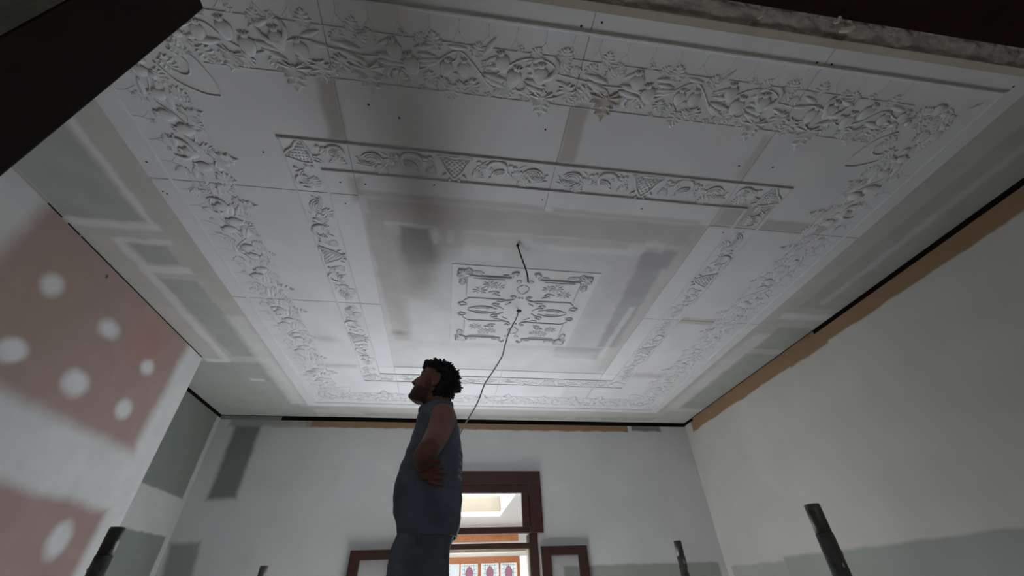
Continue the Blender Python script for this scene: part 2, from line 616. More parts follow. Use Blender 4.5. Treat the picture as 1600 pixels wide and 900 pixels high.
LEAF = [(0, 0), (.12, .10), (.02, .27), (.20, .24), (.20, .43), (.36, .32), (.46, .48), (.55, .31), (.70, .36), (.72, .20), (.87, .20), (.88, .08), (1, 0)]
TRI = [(0, 0), (.05, .13), (-.16, .38), (-.02, .40), (.0, .60), (.14, .46), (.28, .56), (.27, .28), (.46, .36), (.52, .22), (.70, .30), (.76, .14), (1, 0)]
LANCE = [(0, 0), (.2, .10), (.5, .15), (.8, .09), (1, 0)]
H = .11
kinds = {}
kinds['relief_leaf'] = smooth_me(relief_fan(LEAF, .14), 'relief_leaf', M_relief, False)
kinds['relief_trefoil'] = smooth_me(relief_fan(TRI, .15), 'relief_trefoil', M_relief, False)
kinds['relief_blade'] = smooth_me(relief_fan(LANCE, .13, True), 'relief_blade', M_relief)
dm = relief_fan(TRI, .15).mesh('soiled_trefoil')
dm.materials.append(M_dirty)
kinds['soiled_trefoil'] = dm


def strawberry():
    mb = MB()
    rs = []
    for i, (t, rr) in enumerate(((0, 1), (.3, .98), (.5, .9), (.68, .77), (.83, .58), (.93, .36), (.98, .14))):
        ring = []
        for k in range(16):
            q = 2*PI*k/16
            bump = 1+.20*((k % 2)*(i % 2))
            x = .5*rr*math.cos(q)*(1.12 if math.cos(q) > 0 else .9)
            y = .42*rr*math.sin(q)*(1-.18*math.cos(q))
            ring.append((x+.5, y, .002-.26*t*bump))
        rs.append(ring)
    mb.rings(rs, cap=True)
    for a in (-50, -20, 15, 45):
        c, s_ = math.cos(R(a+180)), math.sin(R(a+180))
        mb.tube([(.12, s_*.1, -.10), (.02+c*.10, s_*.22, -.10), (c*.24, s_*.38, -.02)], [.06, .06, .02], 5)
    return mb


kinds['relief_strawberry'] = smooth_me(strawberry(), 'relief_strawberry', M_relief)


def flower():
    mb = MB()
    o = []
    m_ = []
    for k in range(20):
        q = 2*PI*k/20
        r = .40+.10*math.cos(5*q)
        o.append((r*math.cos(q), r*math.sin(q), .001))
        m_.append((r*.68*math.cos(q), r*.68*math.sin(q), -.13-.05*math.cos(5*q)))
    i_ = [(.14*math.cos(2*PI*k/20), .14*math.sin(2*PI*k/20), -.06) for k in range(20)]
    mb.rings([o, m_, i_], cap=False)
    mb.rings([[(.13*s*math.cos(2*PI*k/8), .13*s*math.sin(2*PI*k/8), z) for k in range(8)] for s, z in ((1, -.03), (.8, -.13), (.3, -.17))])
    return mb


kinds['relief_flower'] = smooth_me(flower(), 'relief_flower', M_relief)


def bead():
    mb = MB()
    mb.rings([[(.5*s*math.cos(2*PI*k/10), .5*s*math.sin(2*PI*k/10), z) for k in range(10)] for s, z in ((1, .01), (.92, -.2), (.66, -.38), (.25, -.47))])
    return mb


kinds['relief_bead'] = smooth_me(bead(), 'relief_bead', M_relief)


def acanthus():
    mb = MB()
    for k, (r0, a0, a1, w_) in enumerate(((.50, 170, 20, .075), (.36, 165, 10, .065), (.23, 160, -10, .055))):
        p = []
        rd = []
        for i in range(8):
            t = i/7
            a = R(a0+(a1-a0)*t)
            p.append((.5+r0*math.cos(a)*(1.05), r0*math.sin(a)*.85, -.03))
            rd.append(w_*(.35+.65*math.sin(PI*min(1, t*1.1+.05))))
        mb.tube(p, rd, 5, flat=1.4)
    mb.tube([(0, 0, -.02), (-.10, -.05, -.04), (-.16, -.14, -.02)], [.05, .06, .02], 5)
    return mb


kinds['acanthus_curl'] = smooth_me(acanthus(), 'acanthus_curl', M_relief)


def comma():
    mb = MB()
    p = []
    rd = []
    for i in range(10):
        t = i/9
        a = R(200-250*t)
        r = .5-.16*t
        p.append((.5+r*math.cos(a), r*math.sin(a), -.03))
        rd.append(.03+.075*math.sin(PI*t)**.8)
    mb.tube(p, rd, 5, flat=1.3)
    return mb


kinds['relief_scroll'] = smooth_me(comma(), 'relief_scroll', M_relief)


def shield():
    """lattice cartouche: broad at the outer edge, a point towards the middle (along +x)"""
    mb = MB()
    out = [(0, -.62), (-.04, -.3), (.02, 0), (-.04, .3), (0, .62), (.25, .46), (.55, .34), (.8, .16), (.95, 0), (.8, -.16), (.55, -.34), (.25, -.46)]
    mb.tube([(x, y, -.03) for x, y in out+[out[0]]], .055, 5)

    def inside(x, y):
        return .02 < x < .9 and abs(y) < .56-.56*x
    for s in (1, -1):
        for k in range(-7, 10):
            c = k*.19
            pts = [(t/40, s*(t/40-c), -.012) for t in range(41) if inside(t/40, s*(t/40-c))]
            if len(pts) > 2:
                mb.tube([pts[0], pts[-1]], .036, 4)
    for x, y, a in ((.72, .30, 40), (.72, -.30, -40), (.9, .14, 20), (.9, -.14, -20)):
        mb.tube([(x, y, -.02), (x+.12*math.cos(R(a)), y+.12*math.sin(R(a)), -.06), (x+.25*math.cos(R(a)), y+.25*math.sin(R(a)), -.01)], [.03, .06, .02], 5)
    return mb


kinds['lattice_shield'] = smooth_me(shield(), 'lattice_shield', M_relief)

# one side panel: (kind, u, v, angle, size)
T, Lf, Bl, St, Fl, Be, Ac, Sc_ = 'relief_trefoil', 'relief_leaf', 'relief_blade', 'relief_strawberry', 'relief_flower', 'relief_bead', 'acanthus_curl', 'relief_scroll'
GARLAND = [
    (Lf, .822, .195, -95, .055), (Lf, .087, .185, -85, .050), (Fl, .254, .163, 0, .034), (Lf, .366, .205, -100, .06), (Bl, .405, .186, 4, .07),
    (Fl, .655, .165, 0, .034), (Lf, .80, .185, -70, .045), (Fl, .55, .166, 0, .03),
    (Lf, .03, .225, -70, .05), (Lf, .050, .262, 120, .065), (T, .125, .285, 92, .105), (T, .762, .315, 90, .09), (Lf, .835, .265, 65, .075),
    (Bl, .02, .218, 8, .10), (Bl, .03, .240, 14, .10), (Bl, .05, .256, 24, .08), (Lf, .13, .275, 140, .06),
    (St, .217, .192, 75, .064), (St, .270, .232, 70, .066), (St, .590, .188, 80, .062), (St, .652, .232, 100, .066), (St, .738, .210, 85, .066),
    (St, .405, .232, 95, .055), (St, .462, .228, 82, .055),
    (Bl, .165, .215, -30, .06), (Bl, .16, .240, 10, .10), (Bl, .16, .262, 6, .10), (Lf, .205, .300, 15, .065), (Lf, .165, .290, 60, .04),
    (Bl, .29, .205, -8, .075), (Bl, .30, .222, 6, .07), (Bl, .30, .245, -5, .08), (Bl, .30, .262, -14, .08), (Sc_, .245, .285, 150, .06),
    (Fl, .32, .340, 0, .034), (Fl, .556, .340, 0, .036),
    (Lf, .405, .295, 135, .055), (Lf, .425, .310, 95, .065), (Lf, .480, .290, 62, .06), (Lf, .46, .30, 110, .05),
    (Bl, .53, .200, -60, .075), (Bl, .535, .222, -25, .055), (Bl, .53, .240, -5, .07), (Bl, .53, .262, 12, .10), (Bl, .53, .272, 20, .10),
    (Lf, .575, .305, 5, .075), (Sc_, .65, .295, -20, .05),
    (Bl, .68, .205, -25, .07), (Bl, .68, .222, -8, .07), (Bl, .685, .265, 12, .085), (Bl, .685, .283, 20, .085), (Sc_, .70, .205, 5, .11), (Bl, .69, .245, 4, .07),
    (Lf, .80, .225, -40, .05), (Lf, .775, .300, 130, .06), (Lf, .84, .222, -15, .045),
    (Lf, .10, .225, -50, .05), (Lf, .155, .205, -120, .045), (Lf, .195, .265, 100, .05), (Lf, .33, .28, 60, .05), (Lf, .345, .235, 160, .045), (Lf, .50, .21, -70, .05), (Lf, .565, .245, -150, .045),
    (Lf, .625, .285, 75, .055), (Lf, .70, .295, 100, .05), (Lf, .70, .19, -60, .045), (Lf, .845, .30, 40, .05), (Lf, .02, .31, 150, .045), (Bl, .24, .275, 35, .06), (Bl, .80, .255, 15, .07), (Lf, .30, .19, -60, .04), (Be, .435, .275, 0, .016), (Be, .33, .31, 0, .016), (Be, .60, .33, 0, .014),
]
FRAME = [
    ('lattice_shield', .44, .623, 90, .118),
    (Ac, .345, .675, 180, .075), (Ac, .535, .675, 0, -.075), (Be, .315, .645, 0, .022), (Be, .335, .638, 0, .022), (Be, .295, .652, 0, .02),
    (Be, .545, .638, 0, .022), (Be, .565, .645, 0, .022), (Be, .585, .652, 0, .02), (Lf, .36, .69, 150, .05), (Lf, .52, .69, 30, .05),
    (Bl, .33, .655, -140, .05), (Bl, .55, .655, -40, .05),
    (Sc_, .30, .665, 180, .10), (Sc_, .58, .665, 0, -.10), (Ac, .275, .705, 185, .08), (Ac, .605, .705, -5, -.08),
    (Lf, .19, .69, 190, .06), (Lf, .69, .69, -10, .06), (Be, .175, .648, 0, .022), (Be, .195, .641, 0, .02), (Be, .685, .641, 0, .02), (Be, .705, .648, 0, .022),
    (Bl, .16, .650, -150, .04), (Bl, .72, .650, -30, .04), (Be, .145, .668, 0, .018), (Be, .735, .668, 0, .018),
    (Ac, .135, .685, 180, .09), (Ac, .745, .685, 0, -.09), (Lf, .10, .705, 30, .06), (Lf, .78, .705, 150, .06),
    (Bl, .02, .700, 20, .06), (Bl, .86, .700, 160, .06), (Ac, .035, .675, 0, .07), (Ac, .845, .675, 180, -.07),
]
CORN = []
for (k, u, v, a, s) in [
    (Lf, .50, .195, -95, .05), (Fl, .60, .163, 0, .034), (Fl, .72, .165, 0, .034), (Lf, .82, .19, -90, .055), (Lf, .66, .2, -70, .05), (Bl, .42, .2, -10, .08),
    (St, .56, .195, 80, .062), (St, .62, .235, 95, .066), (St, .72, .205, 80, .064), (St, .48, .215, 100, .056), (St, .785, .232, 80, .06), (St, .40, .20, 90, .05),
    (Bl, .64, .21, -20, .08), (Bl, .64, .25, 10, .09), (Bl, .66, .27, 20, .09), (Sc_, .66, .20, 0, .11), (Bl, .5, .245, 170, .08), (Bl, .54, .262, 175, .09),
    (T, .75, .315, 95, .10), (T, .56, .295, 110, .075), (Lf, .68, .295, 40, .06), (Lf, .62, .30, 140, .06), (Lf, .84, .285, 80, .075), (Lf, .80, .27, 110, .05),
    (Fl, .50, .335, 0, .036), (Lf, .46, .285, 70, .06), (Lf, .44, .265, 160, .06), (Bl, .80, .215, -20, .07), (Bl, .83, .235, 0, .06),
    (Lf, .36, .215, -150, .06), (Bl, .33, .20, 190, .08), (St, .31, .185, 190, .055), (Lf, .27, .20, -160, .06), (Be, .36, .245, 0, .03), (Be, .41, .255, 0, .03),
]:
    CORN.append((k, u, v, a, s))
    CORN.append((k, v, u, 90-a, -s))
CORN += [(Lf, .24, .24, 225, .07), (Lf, .27, .30, 200, .06), (Lf, .30, .27, 250, .06), (Bl, .17, .17, 225, .06), (Be, .19, .24, 0, .03), (Be, .24, .19, 0, .03),
         (Lf, .31, .34, 45, .06), (Lf, .36, .30, 20, .06), ('lattice_shield', .652, .652, 45, .105)]
for (k, u, v, a, s) in [(Ac, .76, .675, 0, -.08), (Be, .775, .645, 0, .022), (Be, .755, .638, 0, .02), (Lf, .80, .69, 20, .06), (Sc_, .86, .665, 180, .08), (Lf, .84, .70, 170, .05), (Bl, .72, .69, 20, .05), (Be, .84, .645, 0, .02)]:
    CORN.append((k, u, v, a, s))
    CORN.append((k, v, u, 90-a, -s))


def ridge(mb, x0, y0, x1, y1, wd, h):
    d = Vector((x1-x0, y1-y0, 0))
    n = Vector((-d.y, d.x, 0)).normalized()*wd/2
    a, c = Vector((x0, y0, 0)), Vector((x1, y1, 0))
    dn = Vector((0, 0, -h))
    mb.add([a-n, a+n, c+n, c-n, a-n*.45+dn, a+n*.45+dn, c+n*.45+dn, c-n*.45+dn], [(0, 1, 2, 3), (4, 7, 6, 5), (0, 4, 5, 1), (1, 5, 6, 2), (2, 6, 7, 3), (3, 7, 4, 0)])


def to3(pts, z=-.001):
    return [(u, v, z) for u, v in pts]


def side_lines():
    parts = []
    a = MB()
    ridge(a, 0, .087, PS, .087, .014, .008)
    parts.append(('outer_moulding', a.mesh('outer_moulding')))
    a = MB()
    ridge(a, 0, .61, PS, .61, .011, .008)
    parts.append(('frame_moulding', a.mesh('frame_moulding')))
    a = MB()
    ridge(a, 0, .752, PS, .752, .010, .008)
    parts.append(('inner_moulding', a.mesh('inner_moulding')))
    a = MB()
    ridge(a, 0, .175, PS, .175, .005, .003)
    ridge(a, 0, .345, PS, .345, .005, .003)
    parts.append(('fine_line', a.mesh('fine_line')))
    a = MB()
    for p in ([(0, .24), (.1, .252), (.2, .25), (.30, .275), (.36, .245), (.44, .198), (.497, .236), (.56, .301), (.62, .31)],
              [(.56, .301), (.585, .255), (.66, .20), (.74, .19), (.79, .215), (.785, .26)], [(.79, .23), (.88, .24)], [(.44, .198), (.435, .225), (.42, .235)], [(.44, .2), (.455, .23)],
              [(.20, .25), (.235, .20), (.22, .18)]):
        pp = spline(to3(p), 5)
        a.tube(pp, .0034, 5)
    parts.append(('garland_stem', a.mesh('garland_stem', True)))
    a = MB()
    for k in range(9):
        u = .05+k*.098
        s = 1 if k % 2 else -1
        a.tube(spline(to3([(u, .10), (u+.004*s, .135), (u+.022*s, .172)], 0), 3), .0018, 4)
        a.tube(spline(to3([(u+.002*s, .135), (u-.012*s, .155), (u-.028*s, .168)], 0), 3), .0018, 4)
    parts.append(('tendril', a.mesh('tendril', True)))
    return parts


def corner_lines():
    parts = []
    for nm, o, wd, h in (('outer_moulding', .087, .014, .008), ('frame_moulding', .61, .011, .008), ('inner_moulding', .752, .010, .008)):
        a = MB()
        ridge(a, o-wd/2, o, PS, o, wd, h)
        ridge(a, o, PS, o, o+wd/2, wd, h)
        parts.append((nm, a.mesh(nm)))
    a = MB()
    for o, s0 in ((.175, .40), (.345, .45)):
        ridge(a, s0, o, PS, o, .005, .003)
        ridge(a, o, PS, o, s0, .005, .003)
    parts.append(('fine_line', a.mesh('fine_line')))
    a = MB()
    for p in ([(.88, .24), (.8, .225), (.72, .25), (.64, .29), (.56, .26), (.5, .21), (.42, .235), (.34, .22), (.26, .19)],):
        a.tube(spline(to3(p), 5), .0036, 5)
        a.tube(spline(to3([(v, u) for u, v in p]), 5), .0036, 5)
    for p in ([(.36, .285), (.40, .31), (.43, .34), (.46, .41), (.462, .462)],):
        a.tube(spline(to3(p), 5), .0036, 5)
        a.tube(spline(to3([(v, u) for u, v in p]), 5), .0036, 5)
    a.tube(spline(to3([(.35, .31), (.385, .335), (.395, .365), (.385, .39), (.36, .395), (.33, .375), (.31, .35)]), 5), .004, 5)
    parts.append(('garland_stem', a.mesh('garland_stem', True)))
    a = MB()
    for k in range(4):
        u = .48+k*.1
        s = 1 if k % 2 else -1
        for q in ([(u, .10), (u+.004*s, .135), (u+.022*s, .172)], [(u+.002*s, .135), (u-.012*s, .155), (u-.028*s, .168)]):
            a.tube(spline(to3(q, 0), 3), .0018, 4)
            a.tube(spline(to3([(y, x) for x, y in q], 0), 3), .0018, 4)
    parts.append(('tendril', a.mesh('tendril', True)))
    return parts


def slab(sz, th, gap=.0011, mt=M_panel):
    mb = MB()
    g = gap
    e = .0016
    v = [(g, g, 0), (sz-g, g, 0), (sz-g, sz-g, 0), (g, sz-g, 0), (g, g, -th+e), (sz-g, g, -th+e), (sz-g, sz-g, -th+e), (g, sz-g, -th+e), (g+e, g+e, -th), (sz-g-e, g+e, -th), (sz-g-e, sz-g-e, -th), (g+e, sz-g-e, -th)]
    f = [(0, 1, 2, 3), (11, 10, 9, 8)]
    for i in range(4):
        j = (i+1) % 4
        f += [(i, j, 4+j, 4+i), (4+i, 4+j, 8+j, 8+i)]
    mb.add(v, f)
    me = mb.mesh('plaster_panel')
    me.materials.append(mt)
    return me


SLAB = slab(PS, .004)
SL, CL = side_lines(), corner_lines()
for nm, me in SL+CL:
    me.materials.append(M_relief)


def orn_matrix(u, v, a, s, k=''):
    if k.endswith('leaf'):
        s *= 1.08
    elif k.endswith('trefoil'):
        s *= 1.0
    M_ = Matrix.Translation((u, v, -.0042)) @ Matrix.Rotation(R(a), 4, 'Z')
    return M_ @ Matrix.Diagonal((abs(s), s, abs(s)*HS, 1))


HS = .56
hole_me = MB().tube([(0, 0, .001), (0, 0, -.0006)], .0042, 8).mesh('screw_hole')
hole_me.materials.append(M_hole)
panels = {}
for side in range(4):
    for i in range(3):
        p = bpy.data.objects.new('plaster_panel', SLAB)
        COL.objects.link(p)
        p.parent = ceiling
        rz = side*PI/2
        off = Matrix.Rotation(rz, 4, 'Z') @ Vector((i*PS-2*PS, -2*PS, 0))
        # uneven setting of the sheets
        p.location = (CX+off.x, CY+off.y, CEIL-random.uniform(0, .0012))
        p.rotation_euler = (0, 0, rz)
        panels[(side, i)] = p
        far = side == 2 or (side == 3 and i == 0)
        els = CORN if i == 0 else GARLAND+FRAME
        lines = CL if i == 0 else SL
        if far:
            mb = MB()
            for nm, me in lines:
                mb.add([v.co for v in me.vertices], [list(q.vertices) for q in me.polygons], Matrix.Translation((0, 0, -.0035)))
            for (k, u, v, a, s) in els:
                me = kinds[k]
                mb.add([v_.co for v_ in me.vertices], [list(q.vertices) for q in me.polygons], orn_matrix(u, v, a, s, k))
            o = mb.obj('floral_relief', M_relief, p, smooth=False)
            o['kind'] = 'stuff'
            continue
        for nm, me in lines:
            o = link(nm, me, None, p)
            o.location = (0, 0, -.0036)
        for (k, u, v, a, s) in els:
            if k == T and side == 0 and i == 2 and u < .2:
                k = 'soiled_trefoil'
            o = link(k.replace('soiled', 'relief'), kinds[k], None, p)
            o.matrix_local = orn_matrix(u, v, a + random.uniform(-6, 6) if k != 'lattice_shield' else a, s, k)

# screw holes at the places the photo shows, as parts of the panel they pierce
for x, y in ((.344, .48), (.409, .461), (1.226, .486), (1.285, .485), (-1.362, 1.364), (-1.351, 1.377), (-1.346, 1.206), (-.458, 1.221), (-.567, 1.223), (-.567, 1.346),
             (.30, .86), (-.28, .88), (-.39, .84), (.36, .70), (.36, 1.22), (-.15, 1.19), (1.20, .93), (1.36, .92), (1.95, 1.26), (1.95, 1.60), (1.36, 1.33), (.86, 1.22), (-.85, 1.10), (2.06, .47)):
    dx, dy = x-CX, y-CY
    for (side, i), p in panels.items():
        q = Matrix.Rotation(-side*PI/2, 4, 'Z') @ Vector((dx, dy, 0))
        uu, vv = q.x+2*PS-i*PS, q.y+2*PS
        if 0 < uu < PS and 0 < vv < PS:
            o = link('screw_hole', hole_me, None, p)
            o.location = (uu, vv, -.0040)
            break

# centre medallion panel
med = bpy.data.objects.new('medallion_panel', slab(PS, .0035, mt=M_medal))
COL.objects.link(med)
med.parent = ceiling
med.location = (CX-PS/2, CY-PS/2, CEIL)


def med_part(nm, strokes, quad=True, n=5):
    for sx in ((1, -1) if quad else (1,)):
        for sy in ((1, -1) if quad else (1,)):
            mb = MB()
            for pts, r in strokes:
                pp = spline([(PS/2+sx*x, PS/2+sy*y, -.0045) for x, y in pts], 6)
                rr = [r*(.55+.45*math.sin(PI*min(1, max(0, i/(len(pp)-1)))))if r < .0075 else r for i in range(len(pp))]
                mb.tube(pp, rr, n, flat=1.25)
            mb.obj(nm, M_darkrelief, med, smooth=True)


med_part('strap_bar', [([(.055, .375), (.05, .395), (.07, .40), (.085, .38), (.08, .355), (.10, .345), (.2, .345), (.29, .345), (.33, .35)], .0078)])
med_part('strap_bar', [([(.335, .13), (.25, .128), (.12, .125), (.09, .118), (.05, .13), (.035, .155), (.05, .172), (.07, .162)], .0065)])
med_part('strap_line', [([(.345, .14), (.345, .2), (.345, .31)], .005), ([(.31, .325), (.2, .322), (.12, .325)], .004), ([(.10, .37), (.14, .368)], .005)])
med_part('lens_arc', [([(.14, .016), (.19, .035), (.24, .04), (.29, .028), (.33, .008)], .0065), ([(.19, .015), (.235, .020), (.28, .012)], .0035)])
med_part('c_scroll', [([(.095, .015), (.13, .045), (.165, .052), (.17, .075), (.15, .08), (.14, .068)], .0065), ([(.09, .115), (.12, .10), (.15, .105)], .005)])
med_part('ogee_loop', [([(.005, .285), (.028, .265), (.035, .235), (.02, .21), (.004, .19)], .0055)])
med_part('end_spray', [([(.34, .06), (.36, .075), (.385, .07), (.39, .055), (.375, .05)], .0065), ([(.335, .05), (.36, .045), (.38, .035)], .005), ([(.32, .13), (.35, .105), (.36, .09)], .005)])
for sx in (1, -1):
    for sy in (1, -1):
        for (k, x, y, a, s) in [(Lf, .335, .335, 45, .095), (Lf, .34, .36, 90, .06), (Lf, .30, .372, 175, .05), (Lf, .372, .30, -85, .05), (Lf, .36, .34, 0, .05), (Lf, .32, .365, 140, .045), (Lf, .365, .315, -60, .045), (Fl, .36, .36, 0, .05), (Bl, .31, .37, 170, .05),
                                *[(Bl, .205, .268, q, .05) for q in range(0, 360, 36)], *[(Bl, .155, .258, q, .042) for q in range(20, 360, 45)],
                                *[(Bl, .265, .208, q, .048) for q in range(10, 360, 40)], (Bl, .21, .198, 170, .06), (Bl, .2, .19, 150, .05), (Be, .15, .195, 0, .018), (Be, .17, .185, 0, .018), (Bl, .13, .165, 10, .06),
                                (Be, .138, .07, 0, .022), (Be, .075, .085, 0, .014), (Be, .088, .075, 0, .014), (Be, .062, .095, 0, .014), (Be, .055, .16, 0, .02), (Be, .01, .15, 0, .016), (Lf, .045, .33, 230, .035)]:
            o = link(k, kinds[k], None, med)
            M_ = Matrix.Translation((PS/2+sx*x, PS/2+sy*y, -.0035)) @ Matrix.Diagonal((sx, sy, 1, 1)) @ Matrix.Rotation(R(a), 4, 'Z') @ Matrix.Diagonal((s, s, s*1.1, 1))
            o.matrix_local = M_
MB().tube([(PS/2+.01, PS/2-.008, .002), (PS/2+.01, PS/2-.008, -.005)], .017, 14).obj('cable_hole', M_hole, med)

# ------------------------------------------------------------ french doors, transom, sunroom
YD = 4.19
win = empty('window_1', (.24, YB, 0))
struct(win, 'mahogany stained transom light above the french doors', 'window')


def wbox(nm, x0, x1, y0, y1, z0, z1, mt=M_timber, parent=win, bv=.003):
    return MB().box(x0-.24, x1-.24, y0-YB, y1-YB, z0, z1).obj(nm, mt, parent, bevel=bv)


wbox('head_casing', -.385, .885, YD, YB+.02, ZC+.86, ZC+.978)
wbox('casing', .768, .885, YD, YB+.02, ZC+.452, ZC+.859)
wbox('casing', -.385, -.288, YD, YB+.02, ZC+.452, ZC+.859)
wbox('jamb', .752, .83, YB-.02, YB+.15, 0.0, ZC+.450)
wbox('jamb', -.35, -.272, YB-.02, YB+.15, 0.0, ZC+.450)
wbox('sash_rail', -.28, .76, YD+.015, YD+.055, ZC+.785, ZC+.859)
wbox('sash_rail', -.28, .76, YD+.015, YD+.055, ZC+.452, ZC+.502)
wbox('sash_stile', .695, .765, YD+.016, YD+.054, ZC+.503, ZC+.784)
wbox('sash_stile', -.285, -.215, YD+.016, YD+.054, ZC+.503, ZC+.784)
wbox('transom_pane', -.214, .694, YD+.030, YD+.034, ZC+.503, ZC+.784, M_glass, bv=0)
wbox('transom_bar', -.27, .75, YB-.02, YB+.06, ZC+.333, ZC+.378)
wbox('light_stop', -.27, .75, YB+.0605, YB+.075, ZC+.315, ZC+.34, M_pale)
wbox('light_stop', .735, .7515, YB-.0, YB+.07, .0, ZC+.332, M_pale)

for k, (x0, x1, lab) in enumerate(((.853, 1.277, 'mahogany french door leaf folded back to the right of the doorway'), (-.795, -.371, 'mahogany french door leaf folded back behind the standing man'))):
    d = empty('door_%d' % (k+1), ((x0+x1)/2, YD+.02, 0))
    struct(d, lab, 'door')
    hx = (x1-x0)/2
    zt, zb = ZC+.346, .03

    def dbox(nm, a0, a1, z0, z1, mt=M_timber, t=.018, bv=.003):
        return MB().box(a0, a1, -t, t, z0, z1).obj(nm, mt, d, bevel=bv)
    dbox('stile', -hx, -hx+.085, zb, zt)
    dbox('stile', hx-.085, hx, zb, zt)
    dbox('top_rail', -hx+.0852, hx-.0852, zt-.07, zt)
    dbox('bottom_rail', -hx+.0852, hx-.0852, zb, zb+.20)
    dbox('pane', -hx+.0853, hx-.0853, zb+.2005, zt-.0705, M_glass, .003, 0)
    dbox('hinge', (-hx-.012 if k == 0 else hx+.002), (-hx-.002 if k == 0 else hx+.012), zt-.33, zt-.06, M_pale, .012)
    d.rotation_euler = (0, 0, 0)

SZ = ZC+.90
YS = 7.4
b = MB()
b.box(-2.0, 2.4, YS, YS+.1, 0, ZC-.3)
b.box(-2.0, 2.4, YS, YS+.1, ZC+.49, SZ)
b.box(-2.0, -.34, YS, YS+.1, ZC-.3, ZC+.49)
b.box(1.42, 2.4, YS, YS+.1, ZC-.3, ZC+.49)
ws_ = struct(b.obj('wall_sunroom', M_swhite), 'white far wall of the sunroom beyond the doors', 'wall')
MB().box(-2.0, 1.13, YS-.06, YS-.001, ZC+.685, ZC+.78).obj('pine_beam', M_orange, ws_, bevel=.004)
b = MB()
b.box(-2.1, -2.0, YB+.17, YS+.1, 0, SZ)
b.box(2.4, 2.5, YB+.17, YS+.1, 0, SZ)
struct(b.obj('wall_sunroom_side', M_swhite), 'white side walls of the sunroom', 'wall')
b = MB()
sx0, sx1, sy0, sy1 = -.6, .74, 4.90, 6.45
b.box(-2.1, sx0, YB+.17, YS+.1, SZ, SZ+.06)
b.box(sx1, 2.5, YB+.17, YS+.1, SZ, SZ+.06)
b.box(sx0, sx1, YB+.17, sy0, SZ, SZ+.06)
b.box(sx0, sx1, sy1, YS+.1, SZ, SZ+.06)
cs = struct(b.obj('ceiling_sunroom', M_swhite), 'white sunroom ceiling with a roof light well', 'ceiling')
b = MB()
b.box(sx0-.05, sx0, sy0-.05, sy1+.05, SZ+.061, SZ+.26)
b.box(sx1, sx1+.05, sy0-.05, sy1+.05, SZ+.061, SZ+.26)
b.box(sx0, sx1, sy0-.05, sy0, SZ+.061, SZ+.26)
b.box(sx0, sx1, sy1, sy1+.05, SZ+.061, SZ+.26)
b.obj('roof_light_well', mat('cream_lining', (.46, .42, .34)), cs)
struct(MB().box(-2.1, 2.5, YB+.2, YS+.1, -.12, 0).obj('floor_sunroom', mat('slate_tiles', (.16, .15, .14))), 'pale floor of the sunroom', 'floor')
# stained glass window
sg = empty('window_2', (.5, YS, 0))
struct(sg, 'pine framed window with mauve tulip stained glass', 'window')


def sbox(nm, x0, x1, y0, y1, z0, z1, mt=M_orange):
    return MB().box(x0-.5, x1-.5, y0, y1, z0, z1).obj(nm, mt, sg, bevel=.003 if mt is M_orange else 0)


zb = ZC-.28
sbox('frame_head', -.32, 1.15, -.02, .06, ZC+.405, ZC+.488)
sbox('frame_stile', 1.105, 1.15, -.02, .06, zb, ZC+.404)
sbox('frame_stile', -.32, -.27, -.02, .06, zb, ZC+.404)
sbox('clear_pane', 1.16, 1.41, .02, .026, zb, ZC+.485, M_glass)
for x in (.225, .825):
    sbox('mullion', x, x+.025, -.01, .05, zb, ZC+.404)
sbox('meeting_stile', .505, .555, -.015, .055, zb, ZC+.404)
for x0, x1 in ((-.26, .22), (.255, .50), (.56, .82), (.855, 1.10)):
    pane = sbox('leaded_pane', x0, x1, .02, .024, zb, ZC+.40, M_greeng)
    cx = (x0+x1)/2-.5
    zt = ZC+.40
    tul = [(0, -.025), (.035, -.055), (.058, -.105), (.05, -.155), (.075, -.185), (.115, -.195), (.10, -.235), (.035, -.225), (0, -.195)]
    out = [(cx+x, zt+z) for x, z in tul]+[(cx-x, zt+z) for x, z in tul[-2:0:-1]]
    mb = MB()
    n = len(out)
    mb.add([(x, .016, z) for x, z in out]+[(x, .0195, z) for x, z in out], [tuple(range(n)), tuple(range(2*n-1, n-1, -1))]+[(i, (i+1) % n, n+(i+1) % n, n+i) for i in range(n)])
    mb.obj('tulip_glass', M_mauve, pane)
    mb = MB()
    for p in (out+[out[0]], [(cx, zt), (cx, zt-.04)], [(cx-.11, zt-.02), (cx+.11, zt-.02)], [(cx-.11, zt-.06), (cx-.03, zt-.09)], [(cx+.11, zt-.06), (cx+.03, zt-.09)], [(cx-.07, zt), (cx-.08, zt-.25)], [(cx-.035, zt), (cx-.035, zt-.05)], [(cx+.035, zt), (cx+.035, zt-.05)], [(cx-.11, zt-.12), (cx-.06, zt-.12)], [(cx+.11, zt-.12), (cx+.06, zt-.12)], [(cx+.07, zt), (cx+.08, zt-.25)],
              [(cx-.11, zt-.26), (cx, zt-.22), (cx+.11, zt-.26)], [(cx-.11, zt-.45), (cx+.11, zt-.45)]):
        mb.tube([(x, .014, z) for x, z in p], .0022, 4)
    mb.obj('lead_lines', M_lead, pane)

